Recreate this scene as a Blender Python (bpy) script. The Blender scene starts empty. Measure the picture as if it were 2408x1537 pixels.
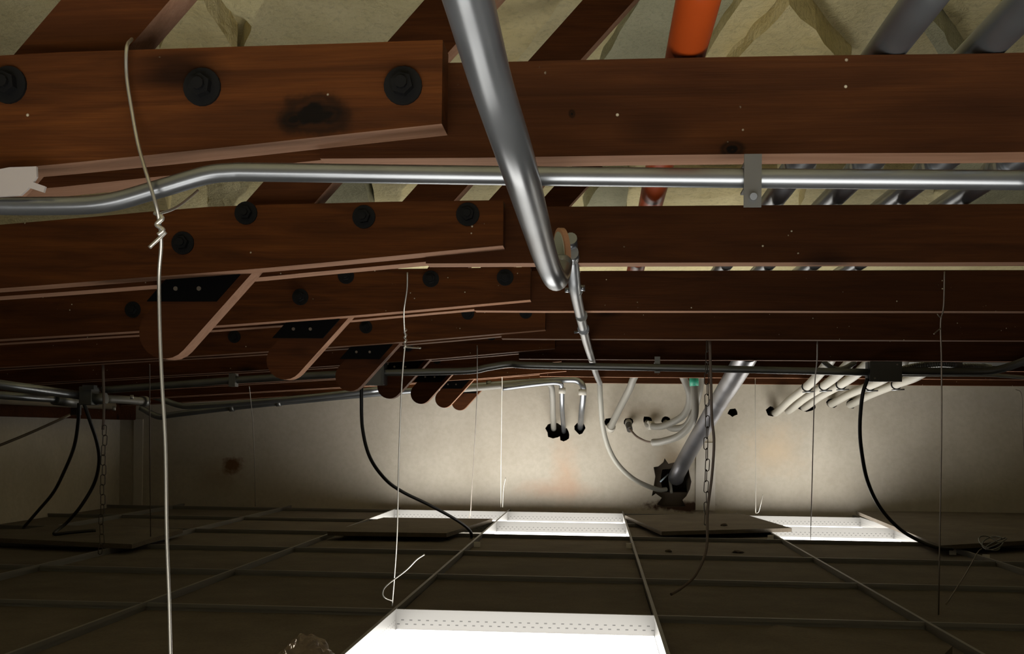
import bpy, bmesh, math, random
from mathutils import Vector, Matrix, noise
random.seed(7)
SC = bpy.context.scene
COL = SC.collection
# ------------------------------------------------------------------ camera
W, H = 2408, 1537
FPX = 2480.0; U0 = 1204.0; V0 = 1016.0
PSI = math.atan(201 / 2480.0); ROLL = 0.011
_R = Vector((math.cos(PSI), math.sin(PSI), 0)); _F = Vector((-math.sin(PSI), math.cos(PSI), 0)); _U = Vector((0, 0, 1))
CR = _R * math.cos(ROLL) + _U * math.sin(ROLL)
CU = -_R * math.sin(ROLL) + _U * math.cos(ROLL)
cam = bpy.data.cameras.new('camera'); cam_o = bpy.data.objects.new('camera', cam); COL.objects.link(cam_o)
cam.sensor_fit = 'HORIZONTAL'; cam.sensor_width = 36.0; cam.lens = FPX / W * 36.0
cam.shift_x = -(U0 - W / 2) / W; cam.shift_y = (V0 - H / 2) / W
cam.clip_start = 0.01; cam.clip_end = 100
m = Matrix((CR, CU, -_F)).transposed().to_4x4(); cam_o.matrix_world = m
SC.camera = cam_o
# ------------------------------------------------------------------ world, exposure
wd = bpy.data.worlds.new('world'); SC.world = wd; wd.use_nodes = True
bg = wd.node_tree.nodes['Background']; bg.inputs[0].default_value = (0.9, 0.85, 0.7, 1); bg.inputs[1].default_value = 0.02
SC.view_settings.view_transform = 'Standard'; SC.view_settings.look = 'None'
SC.view_settings.exposure = 0.0; SC.view_settings.gamma = 1.0; SC.view_settings.use_curve_mapping = False
PANEL_STRENGTH = 6.5          # glow of the light panels set in the ceiling grid

# ------------------------------------------------------------------ measuring helpers (pixel of the photograph -> point at a given depth)
def ray(u, v): return _F * FPX + CR * (u - U0) + CU * (V0 - v)
def PY(u, v, y):
    d = ray(u, v); return d * (y / d.y)
def PZ(u, v, z):
    d = ray(u, v); return d * (z / d.z)

# ------------------------------------------------------------------ object helpers
def tag(o, label=None, cat=None, group=None, kind=None):
    if label: o['label'] = label
    if cat: o['category'] = cat
    if group: o['group'] = group
    if kind: o['kind'] = kind
    return o
def empty(name, loc=(0, 0, 0)):
    o = bpy.data.objects.new(name, None); o.location = loc; o.empty_display_size = .02; COL.objects.link(o); return o
def link(name, me, mat, parent=None):
    o = bpy.data.objects.new(name, me); COL.objects.link(o)
    if mat and not me.materials: me.materials.append(mat)
    if parent:
        o.parent = parent; o.matrix_parent_inverse = Matrix.Translation(-world_loc(parent))
    return o
def world_loc(o):
    l = Vector(o.location)
    while o.parent:
        l = l + o.matrix_parent_inverse.translation; o = o.parent; l = l + Vector(o.location)
    return l
def mesh(verts, faces, smooth=False):
    me = bpy.data.meshes.new('m'); me.from_pydata([tuple(v) for v in verts], [], faces)
    bm = bmesh.new(); bm.from_mesh(me); bmesh.ops.recalc_face_normals(bm, faces=bm.faces); bm.to_mesh(me); bm.free()
    if smooth:
        for p in me.polygons: p.use_smooth = True
    return me
class MB:
    def __init__(s): s.v = []; s.f = []; s.sm = []
    def add(s, v, f, sm=False):
        b = len(s.v); s.v += [Vector(x) for x in v]; s.f += [tuple(i + b for i in q) for q in f]; s.sm += [sm] * len(f); return s
    def box(s, a, b):
        (x0, y0, z0), (x1, y1, z1) = a, b
        return s.add([(x0, y0, z0), (x1, y0, z0), (x1, y1, z0), (x0, y1, z0), (x0, y0, z1), (x1, y0, z1), (x1, y1, z1), (x0, y1, z1)],
                     [(0, 3, 2, 1), (4, 5, 6, 7), (0, 1, 5, 4), (1, 2, 6, 5), (2, 3, 7, 6), (3, 0, 4, 7)])
    def prism_xz(s, poly, y0, y1):
        n = len(poly)
        return s.add([(x, y0, z) for x, z in poly] + [(x, y1, z) for x, z in poly],
                     [tuple(range(n)), tuple(range(2 * n - 1, n - 1, -1))] + [(i, (i + 1) % n, n + (i + 1) % n, n + i) for i in range(n)])
    def prism(s, pts, d):
        n = len(pts); d = Vector(d)
        return s.add([Vector(p) for p in pts] + [Vector(p) + d for p in pts],
                     [tuple(range(n)), tuple(range(2 * n - 1, n - 1, -1))] + [(i, (i + 1) % n, n + (i + 1) % n, n + i) for i in range(n)])
    def tube(s, pts, r, seg=12, close=True, sm=True):
        pts = [Vector(p) for p in pts]; n = len(pts)
        rr = r if isinstance(r, (list, tuple)) else [r] * n
        t = [(pts[min(i + 1, n - 1)] - pts[max(i - 1, 0)]).normalized() for i in range(n)]
        a = Vector((0, 0, 1)) if abs(t[0].z) < .9 else Vector((1, 0, 0))
        nx = t[0].cross(a).normalized(); vs = []; fs = []
        for i in range(n):
            nx = (nx - t[i] * nx.dot(t[i])).normalized(); ny = t[i].cross(nx)
            for k in range(seg):
                q = 2 * math.pi * k / seg; vs.append(pts[i] + (nx * math.cos(q) + ny * math.sin(q)) * rr[i])
        for i in range(n - 1):
            for k in range(seg):
                k2 = (k + 1) % seg; fs.append((i * seg + k, i * seg + k2, (i + 1) * seg + k2, (i + 1) * seg + k))
        s.add(vs, fs, sm)
        if close:
            b = len(s.v) - len(vs)
            s.f.append(tuple(b + k for k in range(seg))[::-1]); s.sm.append(False)
            s.f.append(tuple(b + (n - 1) * seg + k for k in range(seg))); s.sm.append(False)
        return s
    def build(s, name, mat, parent=None, bevel=0):
        me = bpy.data.meshes.new(name); me.from_pydata([tuple(v) for v in s.v], [], s.f)
        for p, q in zip(me.polygons, s.sm): p.use_smooth = q
        bm = bmesh.new(); bm.from_mesh(me); bmesh.ops.recalc_face_normals(bm, faces=bm.faces)
        if bevel: bmesh.ops.bevel(bm, geom=list(bm.edges), offset=bevel, segments=1, affect='EDGES', clamp_overlap=True)
        bm.to_mesh(me); bm.free()
        return link(name, me, mat, parent)
def smooth_path(pts, n=8):
    p = [Vector(q) for q in pts]; p = [p[0] * 2 - p[1]] + p + [p[-1] * 2 - p[-2]]; out = []
    for i in range(1, len(p) - 2):
        a, b, c, d = p[i - 1], p[i], p[i + 1], p[i + 2]
        for k in range(n):
            t = k / n
            out.append(.5 * ((2 * b) + (c - a) * t + (2 * a - 5 * b + 4 * c - d) * t * t + (3 * b - a - 3 * c + d) * t ** 3))
    out.append(p[-2]); return out
def px_path(l, n=8): return smooth_path([PY(*q) for q in l], n)

# ------------------------------------------------------------------ materials
def mat(name, col, rough=.6, metal=0.0, **k):
    M = bpy.data.materials.new(name); M.use_nodes = True; b = M.node_tree.nodes['Principled BSDF']
    b.inputs['Base Color'].default_value = (*col, 1); b.inputs['Roughness'].default_value = rough; b.inputs['Metallic'].default_value = metal
    M['b'] = 0; return M
class NT:
    def __init__(s, M): s.t = M.node_tree; s.b = s.t.nodes['Principled BSDF']
    def n(s, kind, **kw):
        q = s.t.nodes.new(kind)
        for a, v in kw.items(): setattr(q, a, v)
        return q
    def l(s, a, b): s.t.links.new(a, b)
    def coords(s, scale=(1, 1, 1), rand=True, src='Object'):
        tc = s.n('ShaderNodeTexCoord'); mp = s.n('ShaderNodeMapping'); mp.inputs['Scale'].default_value = scale
        s.l(tc.outputs[src], mp.inputs['Vector'])
        if rand:
            oi = s.n('ShaderNodeObjectInfo'); mu = s.n('ShaderNodeVectorMath', operation='SCALE'); mu.inputs[0].default_value = (17, 31, 11)
            s.l(oi.outputs['Random'], mu.inputs['Scale']); s.l(mu.outputs[0], mp.inputs['Location'])
        return mp.outputs[0]
    def noise(s, vec, scale, detail=4, rough=.55, dist=0.0):
        q = s.n('ShaderNodeTexNoise'); q.inputs['Scale'].default_value = scale; q.inputs['Detail'].default_value = detail
        q.inputs['Roughness'].default_value = rough; q.inputs['Distortion'].default_value = dist; s.l(vec, q.inputs['Vector']); return q.outputs['Fac']
    def ramp(s, fac, stops, interp='LINEAR'):
        q = s.n('ShaderNodeValToRGB'); q.color_ramp.interpolation = interp
        e = q.color_ramp.elements
        while len(e) < len(stops): e.new(.5)
        for x, (p, c) in zip(e, stops): x.position = p; x.color = (*c, 1) if len(c) == 3 else c
        s.l(fac, q.inputs[0]); return q.outputs[0]
    def mix(s, fac, a, b, mode='MIX'):
        q = s.n('ShaderNodeMix', data_type='RGBA', blend_type=mode)
        for sock, v in ((q.inputs[0], fac), (q.inputs[6], a), (q.inputs[7], b)):
            if isinstance(v, (int, float)): sock.default_value = v
            elif isinstance(v, tuple): sock.default_value = (*v, 1)
            else: s.l(v, sock)
        return q.outputs[2]
    def math(s, op, a, b=None, c=None):
        q = s.n('ShaderNodeMath', operation=op)
        for sock, v in zip(q.inputs, (a, b, c)):
            if v is None: continue
            if isinstance(v, (int, float)): sock.default_value = v
            else: s.l(v, sock)
        return q.outputs[0]
    def bump(s, hgt, strength=.3, dist=.01):
        q = s.n('ShaderNodeBump'); q.inputs['Strength'].default_value = strength; q.inputs['Distance'].default_value = dist
        s.l(hgt, q.inputs['Height']); s.l(q.outputs[0], s.b.inputs['Normal'])
def wood(name, dark, light, warm, specks=True, rot=None, knots=()):
    M = mat(name, light, .75); t = NT(M); t.b.inputs['Specular IOR Level'].default_value = .08
    v = t.coords((1, 1, 1))
    mp = t.n('ShaderNodeMapping'); mp.inputs['Scale'].default_value = (1.2, 14, 14)
    if rot: mp.inputs['Rotation'].default_value = rot
    t.l(v, mp.inputs['Vector']); g = mp.outputs[0]
    f1 = t.noise(g, 3.0, 6, .6, .8); f2 = t.noise(v, 2.2, 2, .5)
    mp2 = t.n('ShaderNodeMapping'); mp2.inputs['Scale'].default_value = (3, 120, 120)
    if rot: mp2.inputs['Rotation'].default_value = rot
    t.l(v, mp2.inputs['Vector']); f3 = t.noise(mp2.outputs[0], 3.0, 3, .6)
    c = t.ramp(f1, [(.28, dark), (.5, light), (.75, warm)])
    c = t.mix(t.ramp(f3, [(.3, (0, 0, 0)), (.7, (.5, .5, .5))]), c, dark)
    c = t.mix(t.ramp(f2, [(.35, (.55, .55, .55)), (.65, (1, 1, 1))]), dark, c)
    # knots: sparse dark spots
    vo = t.n('ShaderNodeTexVoronoi'); vo.inputs['Scale'].default_value = 1.0
    mp3 = t.n('ShaderNodeMapping'); mp3.inputs['Scale'].default_value = (3.2, 7, 7); t.l(v, mp3.inputs['Vector']); t.l(mp3.outputs[0], vo.inputs['Vector'])
    c = t.mix(t.ramp(vo.outputs['Distance'], [(.06, (.85, .85, .85)), (.17, (0, 0, 0))]), c, (dark[0] * .25, dark[1] * .25, dark[2] * .3))
    for (kp, rx, rz) in knots:
        tc = t.n('ShaderNodeTexCoord'); sb = t.n('ShaderNodeVectorMath', operation='SUBTRACT'); t.l(tc.outputs['Object'], sb.inputs[0]); sb.inputs[1].default_value = kp
        ml = t.n('ShaderNodeVectorMath', operation='MULTIPLY'); t.l(sb.outputs[0], ml.inputs[0]); ml.inputs[1].default_value = (1 / rx, 0, 1 / rz)
        ln = t.n('ShaderNodeVectorMath', operation='LENGTH'); t.l(ml.outputs[0], ln.inputs[0])
        dd = t.math('ADD', ln.outputs['Value'], t.math('MULTIPLY', t.math('SUBTRACT', t.noise(tc.outputs['Object'], 45, 3), .5), .7))
        rings = t.math('MULTIPLY', t.math('SINE', t.math('MULTIPLY', dd, 14.0)), .28)
        c = t.mix(t.math('ADD', t.ramp(dd, [(.25, (.95, .95, .95)), (.9, (0, 0, 0))]), t.math('MULTIPLY', rings, t.ramp(dd, [(.3, (1, 1, 1)), (1, (0, 0, 0))]))), c, (.0035, .0022, .0012))
    if specks:
        vs = t.n('ShaderNodeTexVoronoi'); vs.inputs['Scale'].default_value = 75; t.l(v, vs.inputs['Vector'])
        sp = t.ramp(vs.outputs['Distance'], [(.07, (1, 1, 1)), (.13, (0, 0, 0))])
        wn = t.noise(v, 23, 1); sp2 = t.ramp(wn, [(.62, (0, 0, 0)), (.65, (1, 1, 1))])
        c = t.mix(t.math('MULTIPLY', sp, sp2), c, (.4, .36, .27))
    t.l(c, t.b.inputs['Base Color']); t.bump(f3, .25, .002)
    return M
WOOD = wood('brown_wood', (.0257, .0084, .0027), (.0513, .0173, .0051), (.0756, .0257, .007))
WOOD_L = wood('splice_wood', (.0299, .0098, .0028), (.0759, .0236, .0055), (.1207, .0391, .0086))
def KP(u, v, y): return tuple(PY(u, v, y))
WOOD_K = wood('knotty_splice_wood', (.0299, .0098, .0028), (.0759, .0236, .0055), (.1207, .0391, .0086), True, None, [(KP(690, 280, .962), .014, .011), (KP(770, 268, .962), .02, .013), (KP(740, 270, .962), .05, .03)])
WOOD_K2 = wood('knotty_wood', (.0257, .0084, .0027), (.0513, .0173, .0051), (.0756, .0257, .007), True, None, [(KP(1722, 352, 1.0), .017, .011), (KP(1345, 268, 1.0), .005, .006)])
WOOD_D = wood('web_wood', (.0325, .0106, .0037), (.0688, .0219, .0065), (.1063, .035, .0097), False, (0, math.radians(46), 0))
WOOD_UNDER = wood('pale_underside_wood', (.19, .10, .06), (.27, .15, .095), (.33, .195, .13), False)
def pale_undersides(o):  # paler, pinker wood on the board faces that point down
    o.data.materials.append(WOOD_UNDER)
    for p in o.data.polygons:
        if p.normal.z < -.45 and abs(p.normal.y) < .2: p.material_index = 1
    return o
def metal(name, col, rough, streak=True):
    M = mat(name, col, rough, .85); t = NT(M); v = t.coords((1, 1, 1))
    f = t.noise(v, 9, 2, .5); t.l(t.ramp(f, [(.3, tuple(x * .75 for x in col)), (.7, col)]), t.b.inputs['Base Color'])
    t.l(t.math('MULTIPLY_ADD', f, .2, rough - .08), t.b.inputs['Roughness']); return M
EMT = metal('galvanised_steel', (.25, .265, .285), .30)
EMT_D = metal('dull_zinc', (.20, .205, .20), .42)
WIRE = metal('hanger_wire_steel', (.5, .485, .44), .4)
WIRE_D = metal('dark_wire_steel', (.2, .17, .14), .5)
IRON = mat('rusty_black_iron', (.005, .005, .0053), .55); IRON.node_tree.nodes['Principled BSDF'].inputs['Specular IOR Level'].default_value = .12
PLATE = mat('black_plate', (.003, .003, .0032), .9, .0); PLATE.node_tree.nodes['Principled BSDF'].inputs['Specular IOR Level'].default_value = .05
BLACK = mat('black_rubber', (.008, .008, .008), .5)
DKBOX = mat('dark_box_steel', (.05, .047, .042), .5, .6)
CABLE = mat('grey_cable_jacket', (.185, .18, .155), .55)
BROWNC = mat('brown_cable', (.10, .075, .06), .6)
PVC = mat('pale_conduit', (.37, .355, .315), .5)
PVCG = mat('grey_conduit', (.17, .164, .145), .5)
ORANGE = mat('orange_pipe', (.26, .038, .004), .4)
GREEN = mat('green_tape', (.02, .28, .18), .5)
PAPER = mat('paper', (.30, .27, .255), .9)
TEE = mat('white_tee', (.78, .76, .72), .45)
def stitched(axis, base):
    M = mat('stitched_tee_' + axis, (.78, .76, .72), .45); t = NT(M)
    tc = t.n('ShaderNodeTexCoord'); sp = t.n('ShaderNodeSeparateXYZ'); t.l(tc.outputs['Object'], sp.inputs[0])
    a = sp.outputs[axis]; z = sp.outputs['Z']
    def row(zc, off):
        k = t.math('FRACT', t.math('ADD', t.math('MULTIPLY', a, 1 / .0195), off))
        on = t.math('LESS_THAN', k, .34)
        zz = t.math('LESS_THAN', t.math('ABSOLUTE', t.math('SUBTRACT', z, zc)), .0014)
        return t.math('MULTIPLY', on, zz)
    f = t.math('MAXIMUM', row(-.437, 0.0), row(-.4465, .5))
    t.l(t.mix(f, base, tuple(x * .3 for x in base)), t.b.inputs['Base Color']); return M
TEE_X = stitched('X', (.17, .167, .16)); TEE_Y = stitched('Y', (.17, .167, .16))
def tile_mat():
    M = mat('tile_back', (.3, .27, .22), .95); t = NT(M); v = t.coords((1, 1, 1))
    f = t.noise(v, 7, 5, .6); g = t.noise(v, 160, 2, .6)
    c = t.ramp(f, [(.3, (.085, .068, .048)), (.7, (.135, .112, .084))]); c = t.mix(t.ramp(g, [(.35, (.3, .3, .3)), (.6, (0, 0, 0))]), c, (.05, .04, .03))
    t.l(c, t.b.inputs['Base Color']); t.bump(g, .4, .002); return M
TILE = tile_mat()
def foam_mat(name, a, b, rough_scale):
    M = mat(name, b, .9); t = NT(M); v = t.coords((1, 1, 1))
    f = t.noise(v, 4, 4, .6); g = t.noise(v, rough_scale, 4, .65, .4)
    c = t.ramp(f, [(.3, a), (.7, b)]); c = t.mix(t.ramp(g, [(.3, (.35, .35, .35)), (.5, (0, 0, 0))]), c, tuple(x * .5 for x in a))
    t.l(c, t.b.inputs['Base Color']); t.bump(g, .7, .012); return M
FOAM = foam_mat('cream_foam', (.66, .58, .31), (.77, .69, .41), 60)
FOAM_G = foam_mat('greenish_foam', (.42, .41, .26), (.52, .51, .34), 90)
FOAM_Y = foam_mat('torn_yellow_foam', (.68, .57, .27), (.82, .72, .41), 45)
def plaster():
    M = mat('plaster', (.6, .56, .47), .9); t = NT(M)
    tc = t.n('ShaderNodeTexCoord'); v = tc.outputs['Object']
    f = t.noise(v, 3.0, 5, .6); g = t.noise(v, 40, 4, .6)
    c = t.ramp(f, [(.3, (.40, .365, .305)), (.7, (.49, .455, .39))])
    c = t.mix(t.ramp(g, [(.35, (.2, .2, .2)), (.6, (0, 0, 0))]), c, (.28, .25, .19))
    def blot(p, rx, rz, col, amt, nscale=9, gain=1.6):
        nonlocal c
        s = t.n('ShaderNodeVectorMath', operation='SUBTRACT'); t.l(v, s.inputs[0]); s.inputs[1].default_value = p
        d = t.n('ShaderNodeVectorMath', operation='MULTIPLY'); t.l(s.outputs[0], d.inputs[0]); d.inputs[1].default_value = (1 / rx, 0, 1 / rz)
        L = t.n('ShaderNodeVectorMath', operation='LENGTH'); t.l(d.outputs[0], L.inputs[0])
        nn = t.noise(v, nscale, 4, .65)
        q = t.math('SUBTRACT', 1.0, t.math('ADD', L.outputs['Value'], t.math('MULTIPLY', t.math('SUBTRACT', nn, .5), gain)))
        q.node.use_clamp = True
        c = t.mix(t.math('MULTIPLY', q, amt), c, col)
    for (u, w, rx, rz, col, amt, ns, gn) in STAINS:
        blot(PY(u, w, WALL_Y), rx, rz, col, amt, ns, gn)
    t.l(c, t.b.inputs['Base Color']); t.bump(g, .25, .004); return M
WALL_Y = 5.62
STAINS = [(545, 1092, .075, .05, (.10, .035, .006), 1.6, 14, 2.2), (520, 1120, .16, .12, (.26, .18, .09), .5, 8, 1.4),
          (1330, 1110, .10, .22, (.50, .33, .22), .55, 9, 1.2), (1310, 1150, .25, .07, (.50, .30, .20), .5, 6, 1.2), (1500, 970, .22, .07, (.30, .24, .18), .6, 9, 1.4),
          (1820, 1060, .22, .17, (.52, .40, .27), .55, 9, 1.6), (1600, 1190, .22, .035, (.05, .022, .012), 2.2, 22, 1.5), (1580, 1090, .10, .16, (.34, .26, .17), .7, 9, 1.4),
          (1812, 945, .03, .07, (.2, .17, .13), .7, 9, 1.0), (1950, 930, .02, .05, (.2, .17, .13), .7, 9, 1.0)]
PLASTER = plaster()
TRIMW = mat('white_wall_strip', (.5, .475, .43), .8)
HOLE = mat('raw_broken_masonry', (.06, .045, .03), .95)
PANEL = bpy.data.materials.new('glowing_lens'); PANEL.use_nodes = True
_b = PANEL.node_tree.nodes['Principled BSDF']; _b.inputs['Base Color'].default_value = (.9, .9, .9, 1)
_b.inputs['Emission Color'].default_value = (1.0, .965, .90, 1); _b.inputs['Emission Strength'].default_value = PANEL_STRENGTH

# ================================================================== setting
GZ = -.41            # top of the ceiling grid
TZ = -.429           # top of a tile lying in the grid
XW = PY(281, 1100, WALL_Y).x      # side wall
XR = 3.4
def RZ(y): return 1.16 - .066 * y   # underside of the roof deck
# --- back wall with the holes the pipes pass through
wall = MB().box((XW - .2, WALL_Y, -.62), (XR, WALL_Y + .25, 1.2)).build('wall_back', PLASTER); tag(wall, 'stained plaster wall pierced by conduits', kind='structure')
cutters = []
def blob_hole(u, v, ru, rv, depth, n=11, seed=0, jag=.18):
    rnd = random.Random(seed * 31 + int(u)); pts = []
    for k in range(n):
        a = 2 * math.pi * k / n; q = 1 + rnd.uniform(-jag, jag)
        p = PY(u + ru * q * math.cos(a), v + rv * q * math.sin(a), WALL_Y); pts.append((p.x, p.z))
    cutters.append(MB().prism_xz(pts, WALL_Y - .02, WALL_Y + depth))
for a in [(1303, 1012, 19, 17), (1327, 1022, 13, 15), (1364, 1006, 12, 14), (1433, 992, 14, 11), (1478, 992, 11, 11), (1522, 988, 11, 11), (1565, 988, 10, 9),
          (1724, 969, 12, 10), (1813, 967, 11, 12), (1853, 965, 9, 7), (1900, 957, 22, 10), (1956, 948, 12, 11), (2002, 948, 11, 12)]:
    blob_hole(*a, .16)
jag = [(1537, 1098), (1548, 1096), (1560, 1086), (1563, 1077), (1572, 1090), (1588, 1086), (1600, 1078), (1618, 1092), (1621, 1112), (1626, 1132), (1622, 1150), (1614, 1166), (1605, 1175), (1612, 1190),
       (1560, 1192), (1545, 1186), (1556, 1170), (1542, 1160), (1533, 1166), (1536, 1148), (1541, 1120)]
jp = [PY(u, v, WALL_Y) for u, v in jag]; cutters.append(MB().prism_xz([(p.x, p.z) for p in jp], WALL_Y - .02, WALL_Y + .035))
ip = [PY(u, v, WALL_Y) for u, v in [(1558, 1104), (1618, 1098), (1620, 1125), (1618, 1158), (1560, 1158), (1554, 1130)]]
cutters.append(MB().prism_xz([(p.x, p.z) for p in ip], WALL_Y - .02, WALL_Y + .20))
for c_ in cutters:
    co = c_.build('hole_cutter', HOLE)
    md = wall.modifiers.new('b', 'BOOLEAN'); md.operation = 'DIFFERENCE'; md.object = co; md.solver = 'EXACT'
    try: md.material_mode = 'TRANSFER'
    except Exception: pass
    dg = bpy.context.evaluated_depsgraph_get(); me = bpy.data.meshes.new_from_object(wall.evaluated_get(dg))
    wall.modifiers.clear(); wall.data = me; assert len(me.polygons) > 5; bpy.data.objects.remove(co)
def strip(u0, u1, v0, v1, name):
    a = PY(u0, v0, WALL_Y); b = PY(u1, v1, WALL_Y)
    o = MB().box((a.x, WALL_Y - .006, b.z), (b.x, WALL_Y, a.z)).build(name, TRIMW); tag(o, kind='structure'); return o
strip(1637, 1681, 1040, 1200, 'trim_1'); strip(316, 335, 985, 1190, 'trim_2')
o = MB().box((XW - .2, -1.6, -.62), (XW, WALL_Y, 1.2)).build('wall_left', PLASTER); tag(o, kind='structure')
o = MB().box((XR, -1.6, -.62), (XR + .2, WALL_Y + .25, 1.2)).build('wall_right', PLASTER); tag(o, kind='structure')
o = MB().box((XW - .2, -1.8, -.62), (XR + .2, -1.6, 1.2)).build('wall_front', PLASTER); tag(o, kind='structure')
# timber ledge along the side wall
led = MB().box((XW, 1.5, .045), (XW + .09, WALL_Y, .20)).build('trim_3', WOOD); tag(led, kind='structure')
# --- roof deck and sprayed foam
nx, ny = 90, 90; vs = []; fs = []
for j in range(ny + 1):
    for i in range(nx + 1):
        x = XW + (XR - XW) * i / nx; y = -1.6 + (WALL_Y + 1.6) * j / ny
        vs.append((x, y, RZ(y) + .03 * noise.noise((x * 3, y * 3, 0)) + .012 * noise.noise((x * 11, y * 11, 3))))
for j in range(ny):
    for i in range(nx):
        a = j * (nx + 1) + i; fs.append((a, a + 1, a + nx + 2, a + nx + 1))
roof = link('ceiling', mesh(vs, fs, True), FOAM); tag(roof, 'cream sprayed foam insulation under the roof', kind='structure')
def foam(px, th, M, seed=0):
    """a foam slab stuck to the roof deck; outline measured on the sloping deck"""
    pts = []
    for u, v in px:
        d = ray(u, v); s = (1.16 - th) / (d.z + .066 * d.y); pts.append(d * s)
    bm = bmesh.new(); vv = [bm.verts.new(p) for p in pts]; f = bm.faces.new(vv)
    r = bmesh.ops.extrude_face_region(bm, geom=[f]); bmesh.ops.translate(bm, verts=[q for q in r['geom'] if isinstance(q, bmesh.types.BMVert)], vec=(0, 0, th + .03))
    bmesh.ops.triangulate(bm, faces=bm.faces); bmesh.ops.subdivide_edges(bm, edges=bm.edges, cuts=5, use_grid_fill=True)
    for q in bm.verts: q.co += Vector([noise.noise(q.co * 14 + Vector((seed + k * 5, 0, 0))) * .010 for k in range(3)])
    bmesh.ops.recalc_face_normals(bm, faces=bm.faces)
    me = bpy.data.meshes.new('foam'); bm.to_mesh(me); bm.free()
    return link('foam_slab', me, M, roof)
foam([(372, 112), (440, 0), (478, 0), (560, 140), (400, 140)], .09, FOAM_Y, 1)
foam([(478, -30), (590, 62), (640, -40)], .11, FOAM, 2)
foam([(620, -30), (1010, -30), (850, 160), (560, 160)], .05, FOAM, 3)
foam([(1150, -30), (1340, -30), (1200, 170), (1120, 170)], .06, FOAM_Y, 4)
foam([(1480, -30), (1515, -30), (1400, 170), (1340, 170)], .02, FOAM, 5)
foam([(1520, -30), (1760, -30), (1640, 170), (1405, 170)], .05, FOAM_G, 6)
foam([(1765, -30), (1850, -30), (1690, 170), (1640, 170)], .09, FOAM_Y, 7)
foam([(1700, 170), (1860, 15), (2000, 170)], .13, FOAM_Y, 8)
foam([(1880, -30), (2170, -30), (2060, 170), (2020, 170)], .07, FOAM, 9)
foam([(2140, 40), (2165, 20), (2290, 170), (2240, 170)], .11, FOAM_G, 10)
foam([(2185, -30), (2320, -30), (2420, 60), (2420, 170), (2300, 150)], .06, FOAM, 11)
foam([(-40, -30), (110, -30), (-30, 120)], .06, FOAM, 12)
foam([(-40, 500), (380, 425), (402, 520), (-40, 570)], .14, FOAM_Y, 13)
foam([(480, 420), (600, 420), (525, 510), (495, 510)], .12, FOAM, 14)
foam([(770, 420), (850, 420), (880, 500), (760, 500)], .10, FOAM_G, 15)
foam([(870, 420), (960, 420), (930, 500), (890, 500)], .07, FOAM, 16)
foam([(1080, 420), (1180, 420), (1130, 500), (1040, 500)], .08, FOAM, 17)
foam([(1420, 420), (1480, 420), (1470, 500), (1370, 500)], .07, FOAM_G, 18)
foam([(1540, 430), (1830, 430), (1800, 500), (1520, 500)], .06, FOAM_Y, 19)
foam([(1900, 430), (2200, 430), (2190, 500), (1880, 500)], .07, FOAM, 20)
foam([(2240, 375), (2420, 375), (2420, 500), (2260, 500)], .10, FOAM_G, 21)

# --- suspended ceiling below: grid of tees with lay-in tiles
floor = empty('floor', (0, 2, GZ)); tag(floor, 'suspended ceiling grid of tees and tiles seen from above', kind='structure')
DX = .598; DY = .61; X0 = .136; Y0 = 2.416
cols = range(-5, 6); xs = {k: X0 + DX * k for k in cols}
rows = range(-7, 6); ys = {k: Y0 + DY * k for k in rows}
def tee_profile():
    return [(-.012, -.0525), (.012, -.0525), (.012, -.051), (.0012, -.051), (.0012, -.009), (.004, -.009), (.004, 0), (-.004, 0), (-.004, -.009), (-.0012, -.009), (-.0012, -.051), (-.012, -.051)]
XMAX = xs[5]
for k in cols:
    if k == -5 and xs[k] < XW: continue
    pr = tee_profile(); n = len(pr); ya, yb = -1.6, WALL_Y
    v = [(xs[k] + x, ya, GZ + z) for x, z in pr] + [(xs[k] + x, yb, GZ + z) for x, z in pr]
    f = [tuple(range(n)), tuple(range(2 * n - 1, n - 1, -1))] + [(i, (i + 1) % n, n + (i + 1) % n, n + i) for i in range(n)]
    MB().add(v, f).build('main_tee', TEE_Y, floor)
cols_l = [k for k in range(-5, 5)]
tee_me = None
OPEN = {(-1, -1): 'a', (-1, 3): 'b', (-1, 4): 'c', (-2, 4): 'd', (1, 3): 'e', (1, 4): 'f', (-1, -5): 'g', (0, -5): 'h', (0, 4): None, (-1, -4): 'i', (0, -4): 'j', (-2, 3): None, (2, 4): None, (-2, -5): 'k'}  # g to k: unseen fill panels added to light the near timbers and foam
def cell(c): return max(xs[c], XW + .004), xs[c + 1]
for c in cols_l:
    xa, xb = cell(c)
    if xb - xa < .02: continue
    for r in rows:
        pr = tee_profile(); n = len(pr)
        v = [(xa + .0013, ys[r] + x, GZ - .002 + z) for x, z in pr] + [(xb - .0013, ys[r] + x, GZ - .002 + z) for x, z in pr]
        f = [tuple(range(n)), tuple(range(2 * n - 1, n - 1, -1))] + [(i, (i + 1) % n, n + (i + 1) % n, n + i) for i in range(n)]
        MB().add(v, f).build('cross_tee', TEE_X, floor)
for c in cols_l:
    xa, xb = cell(c)
    if xb - xa < .03: continue
    for r in list(rows) :
        ya = ys[r]; yb = ys[r + 1] if r + 1 in ys else WALL_Y - .004
        if (c, r) in OPEN: continue
        dz = random.uniform(0, .002)
        MB().box((xa + .004, ya + .004, TZ - .0315), (xb - .004, yb - .004, TZ + dz)).build('tile', TILE, floor)
LAB = {'a': 'large glowing white light panel closest to the camera at the bottom edge', 'b': 'glowing white panel with a glowing panel behind it, between the two loose tiles',
       'c': 'glowing white panel against the back wall below the three bent conduits', 'd': 'thin glowing white strip of panel behind the loose tile with the black cable',
       'e': 'glowing white panel where the black cable from the square box comes down', 'f': 'glowing white panel at the back wall below the five pale conduits'}
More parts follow.
